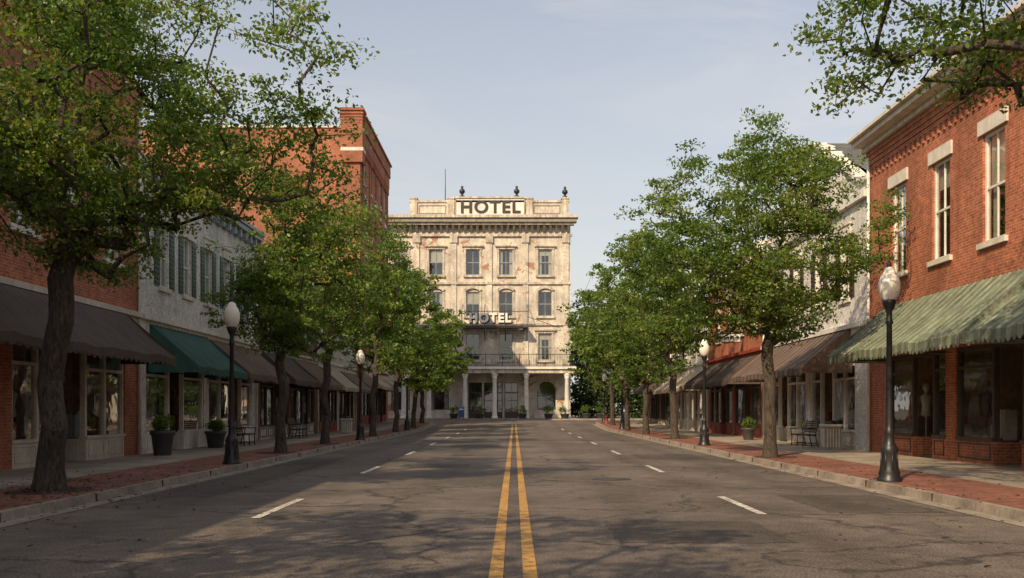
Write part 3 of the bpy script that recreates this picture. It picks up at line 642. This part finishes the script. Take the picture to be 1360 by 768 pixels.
# ------------------------------------------------------------------ foliage
def leaf_obj(centers,per,size,spread,name,mat,parent,seed,up=.7):
    r=np.random.default_rng(seed); C=np.repeat(np.asarray(centers,dtype=np.float64),per,axis=0); n=len(C)
    g=r.normal(size=(n,3)); g/= (1e-6+np.linalg.norm(g,axis=1,keepdims=True)); rad=r.random((n,1))**.5
    cs_=np.repeat(r.uniform(.55,1.3,(len(centers),1)),per,axis=0)
    Pp=C+g*rad*np.array(spread)*cs_
    nr=r.normal(size=(n,3)); nr[:,2]+=up; nr/=np.linalg.norm(nr,axis=1,keepdims=True)
    t=r.normal(size=(n,3)); t-= (t*nr).sum(1,keepdims=True)*nr; t/=np.linalg.norm(t,axis=1,keepdims=True); b=np.cross(nr,t)
    s=size*r.uniform(.6,1.3,(n,1))
    V=np.empty((n,4,3)); V[:,0]=Pp-t*s*.5; V[:,1]=Pp+b*s*.3+nr*s*.1+t*s*.08; V[:,2]=Pp+t*s*.5-nr*s*.06; V[:,3]=Pp-b*s*.3+nr*s*.1+t*s*.08
    me=bpy.data.meshes.new(name); me.vertices.add(n*4); me.loops.add(n*4); me.polygons.add(n)
    me.vertices.foreach_set('co',V.astype(np.float32).ravel()); me.loops.foreach_set('vertex_index',np.arange(n*4,dtype=np.int32))
    me.polygons.foreach_set('loop_start',np.arange(0,n*4,4,dtype=np.int32))
    me.update(calc_edges=True); me.materials.append(mat)
    o=bpy.data.objects.new(name,me); bpy.context.scene.collection.objects.link(o)
    if parent is not None: o.parent=parent; o.matrix_parent_inverse=Matrix.Translation(-parent.location)
    return o

def tree(name,base,fork,cc,rad,ncl,per,lsize,tr,seed,spread=(.5,.5,.2),gap=-.06,gs=.5):
    rng=random.Random(seed); bx,by=base; z0=.13+gz(by)
    e=empty(name,(bx,by,z0)); off=Vector((seed*3.1,seed*1.7,seed*.9))
    pos=[Vector((bx,by,z0-.05))]; par=[-1]; 
    top=cc[2]+rad[2]*.35; h=0.35
    steps=int((top-z0)/h); forki=0
    for i in range(steps):
        t=(i+1)/steps; tgt=Vector((bx+(cc[0]-bx)*t**1.6*.8,by+(cc[1]-by)*t**1.6*.8,z0+(top-z0)*t))
        w=.13*(1 if i>1 else .3); q=tgt+Vector((noise.noise(Vector((i*.35,seed,0)))*w*2,noise.noise(Vector((i*.35,seed,9)))*w*2,0))
        pos.append(q); par.append(len(pos)-2)
        if forki==0 and q.z>=fork: forki=len(pos)-1
    ntr=len(pos)
    tg=[]; tries=0
    while len(tg)<ncl and tries<ncl*30:
        tries+=1
        v=Vector((rng.gauss(0,1),rng.gauss(0,1),rng.gauss(0,1))).normalized(); r=rng.random()**.42
        k=1+.36*noise.noise(v*1.6+off)+.2*noise.noise(v*4+off)
        q=Vector((cc[0]+v.x*rad[0]*r*k,cc[1]+v.y*rad[1]*r*k,cc[2]+v.z*rad[2]*r*k))
        if noise.noise(q*gs+off)<gap+ .12*(1-r): continue
        if q.z<fork-.5: continue
        tg.append(q)
    f=pos[forki]; tg.sort(key=lambda q:(q-f).length)
    tips=[]
    arr=np.zeros((ncl*9+ntr+50,3)); 
    for i,q in enumerate(pos): arr[i]=q
    for q in tg:
        n=len(pos); A=arr[forki:n]; d=np.linalg.norm(A-np.array(q),axis=1)+ .25*np.maximum(0,A[:,2]-q.z+.1)*2
        j=int(d.argmin())+forki; s=pos[j]; D=(q-s).length
        m=max(1,min(6,int(D/.42))); mid=(s+q)/2+Vector((rng.gauss(0,.06)*D,rng.gauss(0,.06)*D,.10*D+rng.gauss(0,.04)*D)); last=j
        for t in range(1,m+1):
            tt=t/m; w=s*(1-tt)**2+mid*2*tt*(1-tt)+q*tt*tt
            if len(pos)>=len(arr): break
            arr[len(pos)]=w; pos.append(w); par.append(last); last=len(pos)-1
        tips.append(last)
    cnt=[0]*len(pos)
    for t in tips: cnt[t]+=1
    for i in range(len(pos)-1,0,-1): cnt[par[i]]+=cnt[i]
    tot=max(1,cnt[0]); R=[max(.007,tr*.95*(c/tot)**.5) for c in cnt]
    T=MB(); k=T.mi(BARK)
    for i in range(1,ntr):
        R[i]=max(R[i],tr*(1-.75*i/ntr)*.9 if i<=forki else R[i])
    def ring(c,d,r,sg):
        d=d.normalized() if d.length>1e-6 else Vector((0,0,1)); ref=Vector((0,1,0)) if abs(d.y)<.8 else Vector((1,0,0)); x=d.cross(ref).normalized(); y=d.cross(x); i0=len(T.v)
        for j in range(sg):
            a=2*math.pi*j/sg; rr=r
            if sg>8: rr=r*(1+.07*math.sin(a*3+seed)+.04*math.sin(a*5))
            T.v.append(tuple(c+x*(rr*math.cos(a))+y*(rr*math.sin(a))))
        return i0
    for i in range(1,len(pos)):
        pi=par[i]; r1=R[i]; r0=R[pi]; trunk=i<ntr
        sg=12 if trunk else (6 if r1>.03 else 4)
        d=pos[i]-pos[pi]; 
        if pi==0: dp=Vector((0,0,1))
        else: dp=pos[pi]-pos[par[pi]]
        lat=(not trunk) and (pi<ntr or r1<.7*r0)
        if lat: dp=d; r0=min(r0*.8,r1*1.35)
        h0=pos[pi].z-z0; h1=pos[i].z-z0
        if trunk: r0*=1+.5*math.exp(-max(0,h0)/.3); r1*=1+.5*math.exp(-max(0,h1)/.3)
        a=ring(pos[pi],dp,r0,sg); b=ring(pos[i],d,r1,sg)
        for j in range(sg):
            j2=(j+1)%sg; T.f.append((a+j,a+j2,b+j2,b+j)); T.m.append(k); T.sm.append(True)
    T.obj('trunk_and_limbs',e)
    leaf_obj([tuple(q) for q in tg],per,lsize,spread,'crown',LEAF,e,seed)
    return e
TR='street_oak_tree'
tree(TR,(-7.87,16.9),3.6,(-7.3,17.4,7.0),(4.1,3.8,3.1),900,68,.092,.215,1,gap=-.02)
tree(TR,(-7.45,31.8),3.2,(-7.2,31.8,6.0),(2.6,2.7,2.7),430,54,.12,.16,2)
tree(TR,(-7.6,40),3.3,(-7.1,40,6.7),(2.9,2.8,3.2),430,50,.135,.16,3)
tree(TR,(-7.4,52),3.3,(-6.8,52,6.5),(3.0,3.2,3.2),360,46,.165,.16,4)
tree(TR,(-7.4,62),3.3,(-6.8,62,6.4),(2.9,3.2,3.2),330,42,.19,.16,5)
tree(TR,(-7.3,72),3.4,(-6.2,72,6.0),(3.1,3.2,3.0),350,40,.21,.17,6)
tree(TR,(-7.6,82),3.4,(-7.4,82,6.0),(3.0,3.2,3.0),260,36,.24,.17,26)
tree(TR,(7.45,29),3.2,(7.2,29,6.6),(3.4,3.2,3.2),820,62,.106,.17,7,gap=-.08)
tree(TR,(7.7,47.7),3.3,(6.9,47.7,6.8),(3.0,3.2,3.6),440,46,.155,.17,8)
tree(TR,(7.5,56.6),3.3,(7.1,56.6,7.0),(3.3,3.3,3.7),390,42,.175,.17,9)
tree(TR,(7.5,66),3.3,(7.2,66,6.9),(3.3,3.4,3.7),360,40,.2,.17,10)
tree(TR,(7.7,78),3.4,(7.3,78,6.8),(3.5,3.6,3.8),360,38,.22,.17,11)
tree(TR,(8.0,12.2),3.6,(7.7,12.6,8.7),(4.8,3.8,3.3),900,60,.088,.2,12,gap=-.05)
tree(TR,(-7.8,1.5),3.4,(-7.2,1.5,7.4),(4.2,4.2,3.2),300,36,.16,.22,13)
rng=random.Random(5); cs=[]
for cx,cy,cz,r in ((9.5,112,7,5.5),(15,116,8,6.5),(22,112,8,6),(30,118,9,7),(11.5,125,9,7),(40,120,9,7),(8.6,107,3.2,3),(14,106,3,3),(-22,125,9,7),(-34,120,9,7),(50,110,9,7),(60,100,8,7)):
    for k in range(150):
        v=Vector((rng.gauss(0,1),rng.gauss(0,1),rng.gauss(0,1))).normalized()*(r*rng.random()**.35)*(1+.3*noise.noise(Vector((k*.3,cx,cy))))
        cs.append((cx+v.x,cy+v.y,max(.6,cz+v.z*1.05)))
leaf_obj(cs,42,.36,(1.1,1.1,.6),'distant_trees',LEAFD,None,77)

Pm=MB()
for x,y in ((-7.87,16.9),(-7.6,31.8),(-7.6,40),(-7.6,52),(-7.6,62),(7.6,29),(7.7,47.7),(7.6,56.6),(8.0,12.2)):
    n=20; Pm.face([(x+.65*math.cos(2*math.pi*k/n)*(1+.1*math.sin(k*2.3)),y+.8*math.sin(2*math.pi*k/n),.1355+gz(y)) for k in range(n)],SOIL)
Pm.obj('mulch_beds')
cs=[]
for k in range(1500):
    s=rng.choice([-1,1]); yy=6+rng.random()**1.5*60; xx=s*(6.5+abs(rng.gauss(0,1.0)) if rng.random()<.75 else rng.uniform(3.0,11)); cs.append((xx,yy,(.142 if abs(xx)>6.85 else .012)+gz(yy)))
for k in range(500): cs.append((-7.87+rng.gauss(0,.9),16.9+rng.gauss(0,2.2),.145))
cs=[c if abs(c[0])>6.85 or c[2]<.1 else (c[0],c[1],.014) for c in cs]
leaf_obj(cs,1,.075,(.02,.02,.004),'leaf_litter',LITTER,None,5,up=6)

# ------------------------------------------------------------------ street furniture
def lamp(x,y,H=4.2):
    e=empty('street_lamp',(x,y,.13+gz(y))); m=MB(); c=(x,y,.13+gz(y)); s=H/4.2
    m.lathe([(.23,0),(.23,.06),(.19,.1),(.2,.16),(.17,.24),(.155,.55),(.17,.6),(.13,.68),(.095,.75),(.085,.9),(.1,.95),(.075,1.0),(.07,1.1),(.05,3.0*s),(.075,3.03*s),(.055,3.1*s),(.05,3.25*s),(.09,3.32*s),(.12,3.42*s),(.13,3.47*s)],c,BLACK,16)
    for k in range(8):
        a=math.pi*k/4; m.tube((x+.165*math.cos(a),y+.165*math.sin(a),c[2]+.2),(x+.15*math.cos(a),y+.15*math.sin(a),c[2]+.58),.018,.014,BLACK,5)
    m.obj('post',e)
    g=MB(); g.lathe([(.11,3.47*s),(.17,3.55*s),(.2,3.68*s),(.2,3.8*s),(.16,3.93*s),(.12,3.98*s),(.09,4.06*s),(.04,4.1*s)],c,GLOBE,20); g.obj('globe',e)
    f=MB(); f.lathe([(.125,3.975*s),(.1,4.0*s),(.03,4.08*s),(.045,4.13*s),(.03,4.18*s),(.004,4.25*s)],c,BLACK,12); f.obj('finial',e)
for x,y in ((-7.15,25.2),(-7.0,45.3),(-7.1,66),(7.18,19.06),(7.35,38.5),(7.6,70),(7.6,84)): lamp(x,y)

def bench(x,y,rot):
    m=MB()
    for k in range(6): m.box(-.78,.78,-.25+k*.085,-.185+k*.085,.43,.46,DARKWOOD)
    for k in range(6):
        z=.52+k*.075; yy=.26+k*.022; m.box(-.78,.78,yy,yy+.025,z,z+.055,DARKWOOD)
    for sx in (-.76,0,.76):
        m.tube((sx,-.22,0),(sx,-.2,.42),.022,.02,BLACK); m.tube((sx,.34,0),(sx,.24,.42),.022,.02,BLACK); m.tube((sx,.24,.42),(sx,.4,1.0),.02,.018,BLACK)
        m.tube((sx,-.25,.415),(sx,.28,.415),.018,.018,BLACK); m.tube((sx,-.2,.12),(sx,.3,.12),.012,.012,BLACK)
        if sx: m.tube((sx,-.22,.43),(sx,-.25,.66),.018,.018,BLACK); m.tube((sx,-.27,.66),(sx,.33,.68),.02,.02,BLACK)
    m.obj('park_bench',None,(x,y,.131+gz(y)),rot)
bench(10.9,37.6,-math.pi/2); bench(-10.4,38.3,math.pi/2); bench(-10.4,48,math.pi/2)
def planter(x,y,h=.6,r=.3,bush=.42,name='potted_shrub',z=None):
    z=.131+gz(y) if z is None else z; e=empty(name,(x,y,z)); m=MB()
    m.lathe([(r*.7,0),(r*.75,.05),(r*.95,h*.8),(r*1.08,h*.85),(r*1.08,h),(r*.9,h),(r*.85,h*.93)],(x,y,z),TERRA,18); m.face([(x+r*.88*math.cos(a*math.pi/8),y+r*.88*math.sin(a*math.pi/8),z+h*.95) for a in range(16)],SOIL); m.obj('pot',e)
    rr=random.Random(int(x*10+y)); cs=[]
    for k in range(26):
        v=Vector((rr.gauss(0,1),rr.gauss(0,1),rr.gauss(0,1))).normalized()*bush*.62*rr.random()**.4; cs.append((x+v.x,y+v.y,z+h+bush*.45+v.z*.8))
    leaf_obj(cs,60,.07,(.16,.16,.13),'foliage',LEAF,e,int(y))
planter(-10.6,30,.75,.34,.45); planter(-10.8,36,.6,.36,.42); planter(10.7,45.5,.55,.3,.4)
for x in (-6.0,-3.4,.8,3.4,5.0,7.2,8.6): planter(x,98.6 if x<6 else 99.5,.5,.45,.9,z=.13+gz(97))
def bin_(x,y):
    m=MB(); m.box(-.28,.28,-.28,.28,0,.8,CONC); m.box(-.31,.31,-.31,.31,.8,.87,STONE)
    for k in range(5):
        for s in (-1,1): m.box(-.22+k*.1,-.18+k*.1,s*.29-.008,s*.29+.008,.08,.72,STONE); m.box(s*.29-.008,s*.29+.008,-.22+k*.1,-.18+k*.1,.08,.72,STONE)
    m.lathe([(.2,.87),(.2,.95),(.13,1.0),(.13,.98)],(0,0,0),BLACK,16); m.obj('litter_bin',None,(x,y,.131+gz(y)))
bin_(11.0,34.6); bin_(-9.6,57)
def postbox(x,y,z):
    m=MB(); 
    for sx in (-.22,.22):
        for sy in (-.2,.2): m.box(sx-.03,sx+.03,sy-.03,sy+.03,0,.16,BLACK)
    m.box(-.28,.28,-.25,.25,.15,.95,BLUE)
    n=10
    for k in range(n):
        a,b=math.pi*k/n,math.pi*(k+1)/n
        m.face([(-.28,.25*math.cos(a),.95+.25*math.sin(a)),(.28,.25*math.cos(a),.95+.25*math.sin(a)),(.28,.25*math.cos(b),.95+.25*math.sin(b)),(-.28,.25*math.cos(b),.95+.25*math.sin(b))],BLUE,True)
    for s in (-.28,.28): m.face([(s,.25*math.cos(math.pi*k/n),.95+.25*math.sin(math.pi*k/n)) for k in range(n+1)],BLUE)
    m.box(-.2,.2,-.262,-.251,.85,.98,SIGNW); m.obj('post_box',None,(x,y,z))
postbox(-5.2,97.8,.13+gz(97)); postbox(9.6,86,.13+gz(86))
def hydrant(x,y):
    m=MB(); m.lathe([(.16,0),(.16,.05),(.11,.07),(.1,.5),(.13,.52),(.13,.56),(.1,.62),(.05,.7),(.03,.76)],(0,0,0),REDP,14)
    m.tube((-.18,0,.4),(.18,0,.4),.045,.045,REDP,8); m.tube((0,-.17,.36),(0,0,.36),.06,.06,REDP,8); m.obj('fire_hydrant',None,(x,y,.13+gz(y)))
hydrant(7.5,81)

# ------------------------------------------------------------------ light & sky
EL=math.radians(36); az=math.radians(30)   # sun behind camera, to the left
S=Vector((-math.sin(az)*math.cos(EL),-math.cos(az)*math.cos(EL),math.sin(EL)))
sd=bpy.data.lights.new('sun','SUN'); sd.energy=5.0; sd.angle=math.radians(.5); sd.color=(1,.78,.51)
so=bpy.data.objects.new('sun',sd); so.rotation_euler=(-S).to_track_quat('-Z','Y').to_euler(); so.location=(-20,-20,40); bpy.context.scene.collection.objects.link(so)
w=bpy.data.worlds.new('World'); bpy.context.scene.world=w; w.use_nodes=True; nt=w.node_tree; bg=nt.nodes['Background']
sky=N(nt,'ShaderNodeTexSky',sky_type='NISHITA'); sky.sun_disc=False; sky.sun_elevation=EL; sky.sun_rotation=math.atan2(S.x,S.y); sky.dust_density=2.2; sky.air_density=1.0; sky.ozone_density=.6
tc=N(nt,'ShaderNodeTexCoord'); mp=N(nt,'ShaderNodeMapping'); mp.inputs['Scale'].default_value=(1.0,1.6,5.5); mp.inputs['Rotation'].default_value=(.1,.25,.4); L(nt,tc.outputs['Generated'],mp.inputs[0])
n=noise_node(nt,mp.outputs[0],2.0,9,.66,.7); n2=noise_node(nt,tc.outputs['Generated'],2.2,3,.5)
f=ramp(nt,n.outputs[0],[(.46,0.0),(.72,.55)]); f2=ramp(nt,n2.outputs[0],[(.38,.15),(.62,1.0)])
ml=N(nt,'ShaderNodeMath',operation='MULTIPLY'); L(nt,f.outputs[0],ml.inputs[0]); L(nt,f2.outputs[0],ml.inputs[1])
sx=N(nt,'ShaderNodeSeparateXYZ'); L(nt,tc.outputs['Generated'],sx.inputs[0])
hz=ramp(nt,sx.outputs[2],[(0.0,.85),(.12,.65),(.42,.33),(1.0,.40)])
c=mixc(nt,hz.outputs[0],sky.outputs[0],(5.5,5.15,4.65)); c=mixc(nt,ml.outputs[0],c,(6.2,5.8,5.3)); L(nt,c,bg.inputs[0]); bg.inputs[1].default_value=.15

cam=bpy.data.cameras.new('camera'); cam.lens=35; cam.sensor_width=36; cam.shift_x=-.0022; cam.shift_y=.118; cam.clip_end=6000
co=bpy.data.objects.new('camera',cam); co.location=(0,0,1.5); co.rotation_euler=(math.pi/2,0,0); bpy.context.scene.collection.objects.link(co)
bpy.context.scene.camera=co
vs=bpy.context.scene.view_settings; vs.view_transform='Standard'; vs.look='None'; vs.exposure=0
